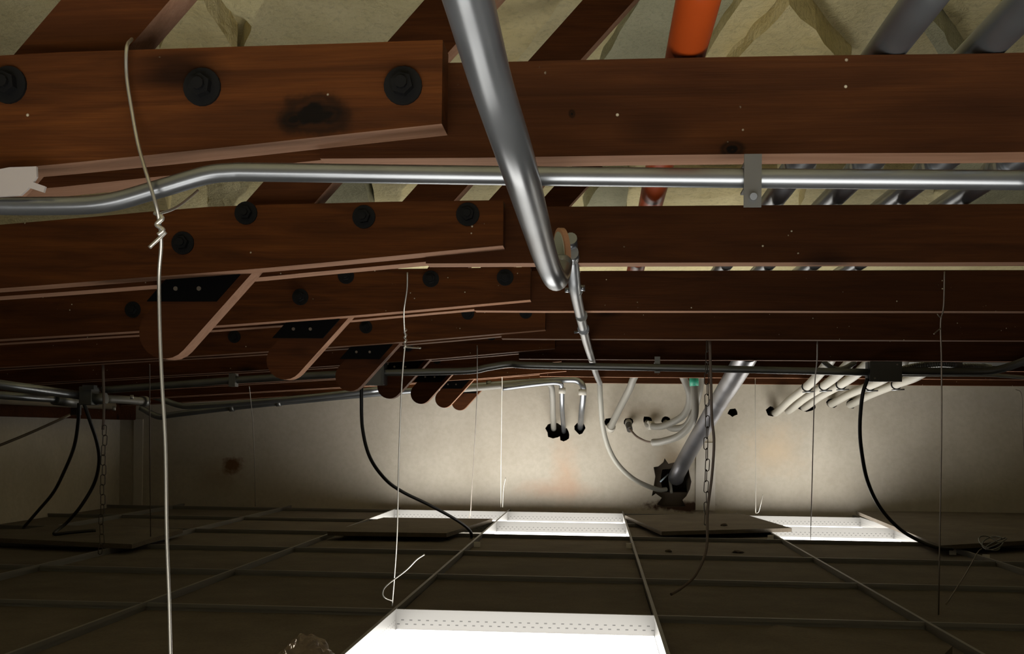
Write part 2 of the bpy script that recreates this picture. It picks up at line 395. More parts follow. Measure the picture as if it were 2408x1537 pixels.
for (c, r), n in OPEN.items():
    if n is None: continue
    xa, xb = cell(c)
    o = MB().box((xa + .003, ys[r] + .003, GZ - .0508), (xb - .003, ys[r + 1] - .003, GZ - .0488)).build('light_panel', PANEL)
    tag(o, LAB.get(n) or 'added out-of-view fill light panel in the grid underneath the camera, ' + {'g': 'middle of the rear row', 'h': 'one end of the rear row', 'i': 'front row, bag side', 'j': 'front row, orange pipe side', 'k': 'other end of the rear row'}[n], 'light panel', 'light panels in the ceiling grid')

# ================================================================== roof trusses
TY = [1.0, 1.63, 2.28, 2.93, 3.58, 4.23, 4.88, 5.44]
def zl(x): return zline(x, [(-2.6, .115), (-.97, .216), (-.55, .246), (-.144, .283)])      # underside of the sloping boards
def zh(x): return zline(x, [(-2.6, .212), (-.97, .316), (-.57, .347), (-.144, .352)])      # their top
def zline(x, P):
    for (xa, za), (xb, zb) in zip(P, P[1:]):
        if x <= xb: return za + (zb - za) * (x - xa) / (xb - xa)
    return P[-1][1]
BOLTS = [(-.200, .330), (-.360, .327), (-.545, .334), (-.645, .288)]
TL = ['closest roof truss of dark bolted timber, with a large knot and white specks', 'second roof truss from the camera, with rounded tail hanging over the wire',
      'third roof truss from the camera, with rounded tail and black plate', 'fourth roof truss from the camera, from which the right chain hangs',
      'fifth roof truss from the camera, with the square dark box under it', 'sixth roof truss from the camera, third from the plaster wall',
      'seventh roof truss from the camera, carrying the straps of the pale conduits', 'last roof truss, lit warm brown right in front of the plaster wall']
washer = None
def disc(mb, c, r, y0, y1, seg=20, hexa=False):
    n = 6 if hexa else seg; rot = random.random()
    mb.prism_xz([(c[0] + r * math.cos(rot + 2 * math.pi * k / n), c[1] + r * math.sin(rot + 2 * math.pi * k / n)) for k in range(n)], y0, y1)
XL = XW + .1
def board(mb, poly, y0, y1): mb.prism_xz(poly, y0, y1)
for i, Y in enumerate(TY):
    t = empty('roof_truss', (0, Y, .26)); tag(t, TL[i], 'truss', 'row of roof trusses')
    h = .091; th = .038
    # level board on the right side of the splice, slightly uneven
    n = 24; lo = []; hi = []
    for k in range(n + 1):
        x = -.27 + (XR - .001 + .27) * k / n; w = .0012 * noise.noise((x * 4, i * 7.3, 0))
        zoff = {0: (.262, .353), 1: (.262, .349), 2: (.264, .350), 3: (.261, .350), 4: (.250, .340), 5: (.258, .348), 6: (.260, .35), 7: (.258, .348)}[i]
        lo.append((x, zoff[0] + w)); hi.append((x, zoff[1] + w))
    pale_undersides(MB().prism_xz(lo + hi[::-1], Y, Y + th).build('level_board', WOOD if i else WOOD_K2, t))
    for side in (0, 1):
        y0 = Y - th if side == 0 else Y + th
        xe = -.146 if side == 0 else -.19
        xsn = [XL + (xe - XL) * k / 26 for k in range(27)]
        lo = [(x, zl(x) + .001 * noise.noise((x * 4, i * 3.1 + side, 5))) for x in xsn]
        hi = [(x, zh(x) + (.008 if i == 0 else 0) + .001 * noise.noise((x * 5, i * 3.1 + side, 9))) for x in xsn]
        b = pale_undersides(MB().prism_xz(lo + hi[::-1], y0, y0 + th).build('sloping_board', WOOD_L if i or side else WOOD_K, t))
        if side == 0:
            for (bx, bz) in (BOLTS + [(-1.02, .26)] if i else [(q.x, q.z) for q in (PY(945, 197, .955), PY(470, 200, .955), PY(12, 195, .955))]):
                mb = MB(); disc(mb, (bx, bz), .0178, y0 - .003, y0); mb.build('washer', IRON, b)
                mb = MB(); disc(mb, (bx, bz), .0105, y0 - .011, y0 - .003, hexa=True); disc(mb, (bx, bz), .0058, y0 - .015, y0 - .011, 10); mb.build('bolt', IRON, b)
    # diagonal web between the boards, its rounded tail hanging below
    s = 1.11; dirv = Vector((1, s)).normalized(); nrm = Vector((-dirv.y, dirv.x)); wdt = .084
    p0 = Vector((-.577, .246)) if i == 0 else Vector((-.549, .246)) if i < 3 else Vector((-.558, .246)) if i == 3 else Vector((-.575, .246))
    tail = .05 if i == 0 else .205; a = p0 - dirv * (tail - wdt * .5)
    zt = RZ(Y) + .03; b_ = p0 + dirv * ((zt - p0.y) / dirv.y); b2 = b_ + nrm * wdt
    poly = [tuple(b_), ]; poly.append(tuple(b2))
    arc = []
    cx = a + nrm * (wdt / 2)
    for k in range(13):
        q = math.pi * k / 12; arc.append(tuple(cx + nrm * (wdt / 2) * math.cos(q) - dirv * (wdt / 2) * math.sin(q)))
    poly = [tuple(b2)] + arc + [tuple(b_)]
    pale_undersides(MB().prism_xz(poly, Y + .0005, Y + th - .0005).build('web', WOOD_D, t))
    # black plate nailed over the web below the sloping boards
    ztop = zl(p0.x) - .001; zb = ztop - .043
    def onr(z): return p0.x + (z - p0.y) / s
    hw = wdt / math.sin(math.atan(s)) * 1.0
    pp = [(onr(ztop) - .016, ztop), (onr(zb) - .016, zb), (onr(zb) - .016 - hw, zb), (onr(ztop) - .016 - hw, ztop)]
    pl = MB().prism_xz(pp, Y - .0045, Y).build('steel_plate', PLATE, t)
    for dx in (-.045, -.083):
        mb = MB(); disc(mb, (onr(zb + .02) - .016 + dx, zb + .02), .0036, Y - .0065, Y - .0045, 10); mb.build('nail', WIRE_D, pl)

# ================================================================== conduits and pipes
def pipe(name, pts, r, M, label, cat, group=None, seg=14):
    o = MB().tube(pts, r, seg).build(name, M); return tag(o, label, cat, group)
def thing(name, loc, label, cat, group=None):
    return tag(empty(name, loc), label, cat, group)
def clamp(p, axis, r, w, M, parent, name='coupling'):
    axis = Vector(axis).normalized(); p = Vector(p)
    return MB().tube([p - axis * w / 2, p + axis * w / 2], r, 14).build(name, M, parent)
# conduit strapped along the closest truss
t = thing('metal_conduit', PY(1200, 412, .945), 'bright metal conduit with an offset bend running along the closest truss', 'conduit', 'metal conduits')
MB().tube(px_path([(-90, 483, .94), (120, 484, .94), (250, 477, .94), (370, 445, .94), (480, 413, .94), (545, 405, .94), (640, 405, .94), (1200, 413, .94), (1765, 419, .94), (2480, 424, .94)], 8), .0085, 18).build('tube', EMT, t)
c0 = PY(1766, 418, .94)
cl = MB()
arc = [(c0.x, c0.y + .0098 * math.sin(q), c0.z + .0098 * math.cos(q)) for q in [math.pi * k / 8 - math.pi * .5 for k in range(9)]]
cl.box((c0.x - .0075, c0.y - .0115, c0.z - .028), (c0.x + .0075, c0.y - .0095, c0.z + .018))
cl.box((c0.x - .0075, c0.y - .0095, c0.z + .0095), (c0.x + .0075, c0.y + .055, c0.z + .0115))
cl.box((c0.x - .0075, c0.y - .0095, c0.z - .0125), (c0.x + .0075, c0.y + .012, c0.z - .0105))
strap = cl.build('strap', EMT_D, t)
MB().tube([(c0.x, c0.y - .017, c0.z - .02), (c0.x + .001, c0.y - .0115, c0.z - .019)], .0032, 10).build('screw', EMT, strap)
# big conduit coming overhead and bending up
t = thing('metal_conduit', PY(1290, 640, 1.33), 'thick shiny steel conduit slanting down overhead, ending in a rounded bend', 'conduit', 'metal conduits')
pth = smooth_path([PY(1060, -150, .50), PY(1102, 0, .57), PY(1157, 200, .68), PY(1222, 400, .80), PY(1281, 600, 1.16), PY(1302, 650, 1.25), PY(1311, 655, 1.30), PY(1318, 635, 1.34), PY(1321, 615, 1.35)], 8)
MB().tube(pth, .0139, 20).build('tube', EMT, t)
# oval fitting behind the bend
oc = PY(1322, 590, 1.40)
def oval(mb, c, a, b, x0, x1, n=28):
    nv = Vector((.80, .58, .1)).normalized(); hv = Vector((.58, -.80, 0)); zv = nv.cross(hv)
    v = [c + nv * x0 + hv * b * math.cos(2 * math.pi * k / n) + zv * a * math.sin(2 * math.pi * k / n) for k in range(n)]
    mb.prism(v, nv * (x1 - x0))
mb = MB(); oval(mb, oc, .031, .0145, -.004, .004); rim = mb.build('fitting_rim', mat('brass_gasket', (.33, .17, .09), .5), t)
mb = MB(); oval(mb, oc, .026, .0115, -.0055, -.004); mb.build('fitting_cover', mat('olive_cover', (.28, .29, .22), .5), rim)
# second conduit under the trusses
t = thing('metal_conduit', PY(1368, 760, 2.3), 'slim metal conduit with bolted couplings leading away under the trusses', 'conduit', 'metal conduits')
pb = px_path([(1342, 560, 1.56), (1349, 640, 1.68), (1354, 690, 1.82), (1369, 760, 2.35), (1378, 800, 2.75), (1391, 843, 3.5), (1402, 880, 4.3), (1411, 901, 4.98)], 8)
nb = len(pb); MB().tube(pb, [.0095 + .0025 * k / nb for k in range(nb)], 14).build('tube', PVC if False else EMT, t)
for (u, v, y, r, w, M) in [(1345, 600, 1.6, .0108, .05, EMT), (1354, 680, 1.795, .0125, .012, EMT_D), (1367, 742, 2.15, .0125, .010, EMT_D), (1372, 774, 2.45, .0135, .03, EMT)]:
    p = PY(u, v, y); clamp(p, (.01, 1, -.01), r, w, M, t)
for (u0, v0, u1, v1, y, r) in [(1332, 682, 1373, 676, 1.78, .0022), (1350, 781, 1378, 779, 2.44, .0028)]:
    b = MB().tube([PY(u0, v0, y), PY(u1, v1, y)], r, 8).build('bolt', EMT, t)
for (u, v, y, r) in [(1370, 677, 1.775, .005), (1334, 682, 1.775, .0042), (1371, 769, 2.42, .0075)]:
    p = PY(u, v, y); clamp(p, (1, 0, 0), r, .008, EMT, t, 'nut')
# orange sprinkler pipe lying across the trusses
z0 = .377; pipe('sprinkler_pipe', [(.083, -.3, z0), (.083, 1.5, z0), (.083, 3.4, z0), (.083, 5.4, z0)], .0195, ORANGE, 'bright orange sprinkler pipe lying across the tops of the trusses', 'pipe', seg=24)
# four metal conduits over the trusses; three of them drop to the wall
zc = .371; R4 = .0175
ends = [[(1497, 878, 5.06), (1480, 915, 5.15), (1452, 970, 5.4), (1434, 1008, 5.56)],
        [(1604, 880, 5.17), (1622, 930, 5.2), (1608, 975, 5.33), (1560, 1001, 5.46), (1528, 1000, 5.54), (1521, 992, 5.68)],
        [(1630, 872, 5.03), (1634, 930, 5.03), (1631, 985, 5.05), (1600, 1022, 5.10), (1560, 1037, 5.16), (1535, 1040, 5.2)],
        [(1652, 876, 5.27), (1642, 930, 5.3), (1618, 995, 5.42), (1585, 1007, 5.5), (1568, 998, 5.58), (1565, 990, 5.7)]]
nm = ['first grey conduit from the orange pipe, dropping straight to the wall', 'second grey conduit from the orange pipe, curving into a wall hole', 'third grey conduit from the orange pipe, with green tape and a cut end', 'fourth grey conduit from the orange pipe, curving behind its neighbours']
for k, x in enumerate((.272, .362, .458, .552)):
    t = thing('metal_conduit', (x, 1, zc), nm[k], 'conduit', 'grey conduits over the trusses')
    MB().tube([(x, -.3, zc), (x, 1.5, zc), (x, 3.4, zc), (x, 4.75, zc)], R4, 18).build('tube', EMT, t)
    MB().tube(smooth_path([Vector((x, 4.75, zc)), Vector((x, (4.97, 5.04, 4.93, 5.13)[k], zc))] + [PY(*q) for q in ends[k]], 8), .0178, 14).build('elbow', PVCG, t)
    for yy in (1.52, 2.16):
        for q in range(2): clamp((x, yy - .05 * q, zc), (0, 1, 0), R4 + .0035, .022, EMT, t)
    if k == 2: clamp(PY(1632, 896, 5.03), PY(1632, 900, 5.03) - PY(1631, 880, 5.03), .0215, .045, GREEN, t, 'green_tape')
    if k == 0: clamp(PY(1436, 1005, 5.55), PY(1436, 1005, 5.55) - PY(1445, 985, 5.48), .024, .03, PVC, t, 'collar')
    if k == 1: clamp(PY(1530, 1000, 5.53), (1, .3, 0), .024, .03, PVC, t, 'collar')
# connector in wall hole and thin cable to the cut conduit
t = thing('cable_connector', PY(1478, 1000, 5.6), 'grey cable connector in a wall hole with a thin twisted cable', 'connector')
MB().tube([PY(1478, 985, 5.72), PY(1478, 998, 5.56)], .019, 12).build('body', CABLE, t); MB().tube([PY(1478, 998, 5.56), PY(1481, 1010, 5.5)], .016, 12).build('gland', DKBOX, t)
MB().tube(px_path([(1481, 1008, 5.5), (1495, 1024, 5.42), (1510, 1033, 5.36), (1522, 1038, 5.26), (1536, 1040, 5.2)], 5), .0055, 8).build('cable', BROWNC, t)
# big grey pipe going into the broken hole
t = thing('drain_pipe', PY(1650, 1000, 5.0), 'thick grey pipe slanting down into the broken hole in the wall', 'pipe')
MB().tube(px_path([(1762, 824, 3.80), (1748, 850, 3.92), (1718, 900, 4.30), (1690, 945, 4.75), (1622, 1060, 5.44), (1594, 1112, 5.60), (1590, 1124, 5.66)], 8), .041, 20).build('tube', metal('dull_pipe', (.26, .26, .28), .36), t)
# five pale conduits strapped below the trusses, entering the wall
E5 = [((1955, 848), (1898, 908), (1828, 968), 'first'), ((2004, 852), (1938, 906), (1858, 963), 'second'), ((2046, 856), (1978, 903), (1896, 955), 'middle'), ((2118, 868), (2046, 906), (1960, 947), 'fourth'), ((2190, 870), (2108, 903), (2005, 949), 'fifth')]
for k, (a, b, c, w) in enumerate(E5):
    t = thing('pale_conduit', PY(*b, 4.86), f'pale conduit strapped below the trusses, {w} from the thick grey pipe', 'conduit', 'pale conduits at the wall')
    pa = PY(*a, 3.86); pb_ = PY(*b, 4.86); pc = PY(*c, 5.58); 
    MB().tube(smooth_path([pa + Vector((.02, -.02, .12)), pa + Vector((.01, 0, .03)), pa.lerp(pb_, .35), pb_, pb_.lerp(pc, .55) + Vector((0, 0, .006)), pc, pc + Vector((-.01, .14, -.01))], 7), .0195, 14).build('tube', PVC, t)
    q = pb_; st = MB()
    st.tube([(q.x + .0225 * math.cos(g), q.y, q.z + .0225 * math.sin(g)) for g in [math.pi * (.85 + 1.1 * j / 10) for j in range(11)]], .003, 6)
    sp = st.build('strap', IRON, t)
    MB().tube([q + Vector((-.02, 0, -.026)), q + Vector((.035, 0, -.023))], .0035, 6).build('strap_screw', EMT, sp)
# conduit along the fifth truss with its two boxes
t = thing('metal_conduit', PY(1500, 862, 3.52), 'long dark conduit joining the two boxes under the fifth truss', 'conduit', 'metal conduits')
MB().tube(px_path([(898, 876, 3.52), (1000, 874, 3.52), (1105, 871, 3.52), (1150, 863, 3.52), (1200, 856, 3.52), (1260, 859, 3.50), (1545, 864, 3.50), (2040, 875, 3.50)], 8), .0118, 14).build('tube', EMT_D, t)
q = PY(1545, 863, 3.52); st = MB(); st.box((q.x - .009, q.y - .017, q.z - .020), (q.x + .009, q.y - .014, q.z + .034)); st.box((q.x - .009, q.y - .015, q.z + .0135), (q.x + .009, q.y + .03, q.z + .0155)); st.build('strap', EMT_D, t)
t = thing('metal_conduit', PY(2200, 880, 3.52), 'conduit running on from the square dark box with a forked cable', 'conduit', 'metal conduits')
MB().tube(px_path([(2112, 872, 3.53), (2250, 873, 3.53), (2340, 870, 3.5), (2420, 845, 3.4), (2480, 822, 3.3)], 8), .0125, 12).build('tube', DKBOX, t)
MB().tube(px_path([(2115, 881, 3.56), (2300, 881, 3.58), (2370, 884, 3.6), (2470, 893, 3.6)], 6), .006, 8).build('side_cable', CABLE, t)
def jbox(u, v, y, sx, sy, sz, M, label, lid=True):
    c = PY(u, v, y); t = thing('junction_box', c, label, 'junction box', 'junction boxes')
    MB().box((c.x - sx / 2, y, c.z - sz / 2), (c.x + sx / 2, y + sy, c.z + sz / 2)).build('body', M, t, .002)
    if lid:
        l = MB().box((c.x - sx / 2 - .002, y - .003, c.z - sz / 2 - .002), (c.x + sx / 2 + .002, y, c.z + sz / 2 + .002)).build('cover', M, t)
        for d in (-1, 1):
            mb = MB(); disc(mb, (c.x + d * sx * .36, c.z + d * sz * .36), .003, y - .005, y - .003, 8); mb.build('screw', WIRE_D, l)
    return t
j2 = jbox(2083, 873, 3.48, .097, .055, .062, DKBOX, 'square dark steel junction box with a black cable under the fifth truss')
MB().box((PY(2040, 880, 3.5).x, 3.5, PY(2040, 897, 3.5).z), (PY(2050, 880, 3.5).x, 3.53, PY(2040, 850, 3.5).z)).build('connector', EMT, j2)
j1 = jbox(880, 877, 3.50, .06, .07, .078, EMT_D, 'small grey steel junction box tucked behind a rounded truss tail')
MB().box((PY(897, 880, 3.5).x, 3.495, PY(890, 903, 3.5).z), (PY(903, 880, 3.5).x, 3.56, PY(890, 852, 3.5).z)).build('side_flange', EMT, j1)
# flexible conduit, corrugated, beside the square box
def corrugated(pts, r, n=8):
    P = smooth_path(pts, n); out = []; 
    for a, b in zip(P, P[1:]): out += [a, (a + b) / 2]
    return out, [r * (1 if k % 2 else .82) for k in range(len(out))]
for k, l in enumerate([[(2120, 868, 3.63), (2160, 860, 3.63), (2210, 855, 3.64), (2250, 857, 3.66)], [(2180, 867, 3.70), (2230, 863, 3.70), (2290, 862, 3.72), (2320, 866, 3.74)]]):
    P, rr = corrugated([PY(*q) for q in l], .0125, 9)
    o = thing('flexible_conduit', P[0], ['corrugated flexible conduit rising beside the square dark box', 'lower corrugated flexible conduit with bright end beyond the square dark box'][k], 'conduit', 'flexible conduits')
    MB().tube(P, rr, 12, sm=False).build('hose', EMT_D, o); clamp(P[-1], P[-1] - P[-2], .016, .03, EMT, o, 'end_fitting')
P, rr = corrugated([PY(*q) for q in [(1935, 850, 3.8), (1960, 866, 3.78), (1985, 866, 3.78), (2010, 852, 3.85)]], .010, 9)
tag(MB().tube(P, rr, 10, sm=False).build('flexible_conduit', EMT_D), 'short looping flexible conduit above the pale conduits', 'conduit', 'flexible conduits')
# flat sheet-metal duct edge beyond the box
a = PY(2120, 868, 4.0); b = PY(2470, 880, 4.0)
tag(MB().box((a.x, 4.0, .275), (b.x + .8, 4.19, .345)).build('sheet_duct', EMT_D), 'flat grey sheet metal duct between trusses beyond the square box', 'duct')

# conduits along the sloping side, left part of the picture
t = thing('metal_conduit', PY(545, 893, 3.5), 'dull conduit strapped below the sloping boards, reaching the grey junction box', 'conduit', 'metal conduits')
MB().tube(px_path([(860, 877, 3.5), (700, 884, 3.5), (545, 894, 3.5), (400, 905, 3.5), (240, 917, 3.5)], 5), .0125, 12).build('tube', EMT_D, t)
q = PY(546, 893, 3.48); MB().box((q.x - .011, q.y - .004, q.z - .022), (q.x + .011, q.y + .03, q.z + .022)).build('strap', EMT_D, t)
jl = jbox(200, 930, 3.42, .045, .06, .062, EMT_D, 'grey junction box from which two black cables hang', False)
MB().tube([PY(215, 939, 3.45), PY(250, 936, 3.45)], .019, 12).build('connector', EMT_D, jl)
MB().box((PY(195, 925, 3.41).x, 3.405, PY(195, 915, 3.41).z), (PY(222, 925, 3.41).x, 3.43, PY(195, 905, 3.41).z)).build('lug', EMT, jl)
for k, (l, r, lab) in enumerate([([(-80, 893, 2.9), (60, 912, 3.1), (186, 929, 3.45)], .0145, 'upper bright conduit entering the box with two black cables'), ([(-80, 922, 3.2), (60, 933, 3.4), (132, 938, 3.6)], .0135, 'lower conduit with a grey sleeve beside the box with two black cables')]):
    o = thing('metal_conduit', PY(*l[0]), lab, 'conduit', 'metal conduits'); MB().tube(px_path(l, 6), r, 14).build('tube', EMT, o)
    if k: MB().tube([PY(128, 938, 3.58), PY(184, 945, 3.72)], .021, 14).build('sleeve', EMT_D, o)
t = thing('metal_conduit', PY(300, 938, 3.5), 'short conduit with set-screw couplings beside the grey box', 'conduit', 'metal conduits')
MB().tube(px_path([(245, 937, 3.47), (300, 940, 3.6), (345, 944, 3.75)], 5), .014, 12).build('tube', PVCG, t); clamp(PY(338, 943, 3.72), PY(345, 944, 3.75) - PY(300, 940, 3.6), .019, .03, EMT_D, t)
for (u, v) in [(310, 933), (268, 960), (186, 961)]:
    p = PY(u, v, 3.55); clamp(p, (0, 0, 1), .006, .014, WIRE, t, 'set_screw')
# wall conduits: run along the last truss then bend down into the wall
L = [([(330, 958, 5.34), (372, 979, 5.34), (410, 974, 5.34), (600, 952, 5.34), (920, 922, 5.34), (1090, 909, 5.34), (1230, 898, 5.34), (1330, 893, 5.34), (1362, 897, 5.34), (1372, 917, 5.34), (1368, 965, 5.44), (1364, 1008, 5.66)], .0155, 'long conduit below the last truss, bending down into the wall under its own hole', EMT),
     ([(1060, 917, 5.30), (1180, 907, 5.30), (1270, 897, 5.30), (1294, 904, 5.30), (1299, 930, 5.34), (1300, 970, 5.45), (1302, 1008, 5.66)], .0150, 'first of the two close conduits bending down into a double wall hole', PVCG),
     ([(1180, 913, 5.26), (1270, 902, 5.26), (1312, 900, 5.27), (1321, 912, 5.30), (1322, 960, 5.4), (1326, 1015, 5.66)], .0125, 'slim shiny conduit between its neighbours bending into the double wall hole', EMT),
     ([(345, 927, 5.25), (380, 938, 5.26), (420, 952, 5.26), (470, 954, 5.26), (700, 936, 5.26), (900, 914, 5.26)], .0150, 'conduit with an offset bend running up the wall toward the rounded tails', EMT)]
for k, (l, r, lab, M) in enumerate(L):
    o = thing('metal_conduit', PY(*l[0]), lab, 'conduit', 'conduits along the back wall'); MB().tube(px_path(l, 7), r, 12).build('tube', M, o)
    if k in (0, 2): 
        u, v = ((1370, 922), (1322, 918))[k // 2]
        clamp(PY(u, v, l[-3][2]), (0, 0, 1), r + .005, .03, PVC, o)
    if k == 0:
        for (u, v) in [(545, 958), (1150, 904), (655, 946)]:
            p = PY(u, v, 5.34); clamp(p, (1, 0, .1), r + .005, .025, EMT_D, o, 'strap')
# pipe lying on the ledge of the side wall, with a small bracket
o = thing('ledge_pipe', PY(100, 965, 4.4), 'dusty pipe along the timber ledge of the side wall', 'pipe')
MB().tube([(XW + .11, 2.0, .115), (XW + .11, 4.0, .115), (XW + .11, 5.3, .115)], .02, 12).build('tube', mat('dusty_pipe', (.17, .14, .10), .8), o)
for yy in (4.2, 4.9): MB().box((XW + .088, yy, .06), (XW + .134, yy + .02, .15)).build('bracket', EMT_D, o)
tag(MB().tube(px_path([(-30, 1058, 4.3), (60, 1022, 4.4), (165, 975, 4.5)], 5), .006, 8).build('slanting_wire', WIRE_D), 'brown brace wire slanting up across the side wall', 'wire')

# ================================================================== hanging wires, chains, cables
def wire(l, r, M, label, parts=(), group='ceiling hanger wires', n=7):
    t = thing('hanger_wire', PY(*l[0]), label, 'wire', group)
    MB().tube(px_path(l, n), r, 8).build('strand', M, t)
    for nm_, q, rr in parts: MB().tube(px_path(q, 6), rr, 8).build(nm_, M, t)
    return t
def twist(u, v0, v1, y, w=5, turns=4):
    n = turns * 8; return [(u + w * math.sin(2 * math.pi * turns * k / n), v0 + (v1 - v0) * k / n, y + .003 * math.cos(2 * math.pi * turns * k / n)) for k in range(n + 1)]
wire([(310, 92, .99), (298, 112, .955), (298, 180, .955), (310, 260, .953), (325, 340, .945), (345, 410, .925), (362, 465, .922), (372, 505, .925), (379, 570, .935), (374, 650, .945), (376, 780, .95), (381, 900, .95), (389, 1050, .95), (392, 1250, .95), (398, 1420, .95), (402, 1600, .95)], .0017, WIRE,
     'thick pale hanger wire looped over the closest truss, twisted below the conduit', [('twist', [(364, 500, .928), (382, 512, .925), (368, 528, .925), (384, 540, .925), (372, 552, .925)], .002), ('tail', [(390, 545, .93), (372, 562, .928), (351, 582, .928)], .0017), ('loose_end', [(372, 503, .93), (410, 490, .95), (445, 465, .98), (465, 448, 1.0)], .0013)])
wire([(958, 640, 2.19), (957, 680, 2.20), (950, 730, 2.22), (951, 775, 2.26), (953, 800, 2.29), (945, 900, 2.32), (938, 1080, 2.36), (934, 1250, 2.38), (928, 1350, 2.4), (922, 1424, 2.416)], .0017, WIRE,
     'hanger wire with curled tail reaching the corner of the large glowing panel', [('twist', twist(953, 772, 820, 2.285, 3, 4), .0016), ('tail', [(951, 815, 2.29), (970, 817, 2.27), (989, 818, 2.25)], .0018), ('curled_tail', [(922, 1412, 2.41), (905, 1405, 2.40), (900, 1393, 2.38), (910, 1375, 2.36), (955, 1340, 2.32), (980, 1315, 2.30), (998, 1303, 2.29)], .0018)])
wire([(1122, 812, 3.30), (1122, 868, 3.44), (1121, 950, 3.8), (1114, 1080, 4.5), (1106, 1212, 5.08)], .0015, WIRE_D, 'thin dark hanger wire just beyond the rounded truss tails', [('tail', [(1103, 1218, 5.1), (1107, 1200, 5.08), (1110, 1188, 5.08)], .0015)])
wire([(1180, 865, 4.84), (1181, 905, 4.95), (1180, 950, 5.05), (1178, 1100, 5.3), (1178, 1192, 5.45)], .0014, WIRE, 'thin pale hanger wire in front of the plaster wall over the panel edge', [('tail', [(1182, 1192, 5.45), (1184, 1150, 5.42), (1189, 1122, 5.4)], .0018)])
wire([(586, 908, 4.8), (590, 945, 4.9), (595, 1000, 5.1), (599, 1100, 5.3), (600, 1190, 5.45)], .002, WIRE, 'faint pale hanger wire near the rust stain on the wall')
wire([(1776, 888, 5.36), (1776, 960, 5.38), (1777, 1100, 5.42), (1777, 1206, 5.44)], .0015, WIRE, 'pale hanger wire with curled tail between the chain and the pale conduits', [('tail', [(1777, 1206, 5.44), (1784, 1203, 5.42), (1789, 1185, 5.40), (1794, 1162, 5.4)], .0016)])
wire([(1922, 803, 3.0), (1921, 850, 3.15), (1916, 900, 3.3), (1914, 960, 3.5), (1911, 1080, 3.8), (1906, 1268, 4.24)], .0018, WIRE_D, 'thin dark hanger wire crossing the pale conduits down to a glowing panel')
wire([(2221, 638, 2.22), (2219, 720, 2.24), (2212, 760, 2.26), (2214, 850, 2.28), (2214, 1000, 2.31), (2211, 1200, 2.36), (2207, 1445, 2.416)], .0016, WIRE_D, 'dark kinked hanger wire beyond the square box, close to the picture edge', [('kink', [(2219, 730, 2.24), (2212, 745, 2.245), (2204, 738, 2.24)], .0013), ('tail', [(2213, 772, 2.26), (2205, 777, 2.26), (2196, 785, 2.255)], .0014)])
wire([(352, 856, 2.9), (352, 960, 3.1), (353, 1120, 3.4), (354, 1262, 3.72)], .0015, WIRE_D, 'thin dark hanger wire just beside the thick pale wire')
wire([(2388, 915, 5.3), (2402, 928, 5.3), (2404, 1000, 5.35), (2412, 1120, 5.42)], .002, WIRE_D, 'faint dark hanger wire at the picture edge by the wall')
wire([(2225, 1420, 2.5), (2270, 1350, 2.9), (2298, 1300, 3.4), (2308, 1290, 3.5)], .0018, WIRE_D, 'dark splay wire rising from the tiles to the wire clump')
# clump of wire on the grid
t = thing('wire_clump', PZ(2318, 1285, GZ), 'small tangled clump of wire on the grid beyond the kinked wire', 'wire')
for k in range(3):
    c = PZ(2326 + 8 * k, 1290, GZ + .03)
    MB().tube([c + Vector((.03 * math.cos(g), .05 * math.sin(g), .02 + .02 * math.sin(g + k))) for g in [2 * math.pi * j / 18 for j in range(17)]], .0022, 6).build('loop', EMT_D, t)

def make_link(r=.0021, L=.034, w=.0115):
    pts = []
    for k in range(9): q = math.pi * k / 8; pts.append(Vector((w / 2 * math.cos(q), 0, (L - w) / 2 + w / 2 * math.sin(q))))
    for k in range(9): q = math.pi + math.pi * k / 8; pts.append(Vector((w / 2 * math.cos(q), 0, -(L - w) / 2 + w / 2 * math.sin(q))))
    pts.append(pts[0]); return MB().tube(pts, r * .62, 6, close=False)
LINK = None
def chain(top, bot, M, label, L=.034):
    global LINK
    t = thing('jack_chain', top, label, 'chain', 'jack chains')
    d = bot - top; n = int(d.length / (L * .86)); first = None
    for k in range(n):
        p = top + d * ((k + .5) / n) + Vector((.0025 * math.sin(k * 1.9), 0, 0))
        if first is None:
            first = make_link(L=L).build('link', M, t); o = first
        else: o = bpy.data.objects.new('link', first.data); COL.objects.link(o); o.parent = t; o.matrix_parent_inverse = first.matrix_parent_inverse.copy()
        o.location = p; o.rotation_euler = (math.radians(random.uniform(-3, 3)), math.radians(random.uniform(-4, 4)), math.radians((12 if k % 2 else 62) + random.uniform(-8, 8)))
    return t
CH = mat('dark_chain_steel', (.07, .06, .05), .45, .7)
chain(PY(1663, 800, 2.96), PY(1661, 1232, 2.98), CH, 'dark jack chain hanging beside a brown cable in front of the wall')
c1 = chain(PY(246, 1000, 2.93), PY(237, 1302, 2.93), CH, 'dark jack chain hanging beside the two black cables', .031)
MB().tube(px_path([(242, 858, 2.93), (244, 930, 2.93), (244, 975, 2.93), (242, 1010, 2.93)], 5), .004, 8).build('hook_rod', BROWNC, c1)
def cable(name, l, r, M, label, group=None): 
    return tag(MB().tube(px_path(l, 9), r, 12).build(name, M), label, 'cable', group)
cable('hanging_cable', [(1669, 802, 2.95), (1672, 900, 2.93), (1674, 980, 2.93), (1679, 1040, 2.93), (1674, 1120, 2.93), (1664, 1200, 2.92), (1661, 1290, 2.85), (1636, 1350, 2.78), (1605, 1380, 2.75), (1578, 1397, 2.72)], .0038, BROWNC, 'thin brown cable hanging beside the chain and curling onto the tiles')
BG = 'black cables dropping to the tiles'
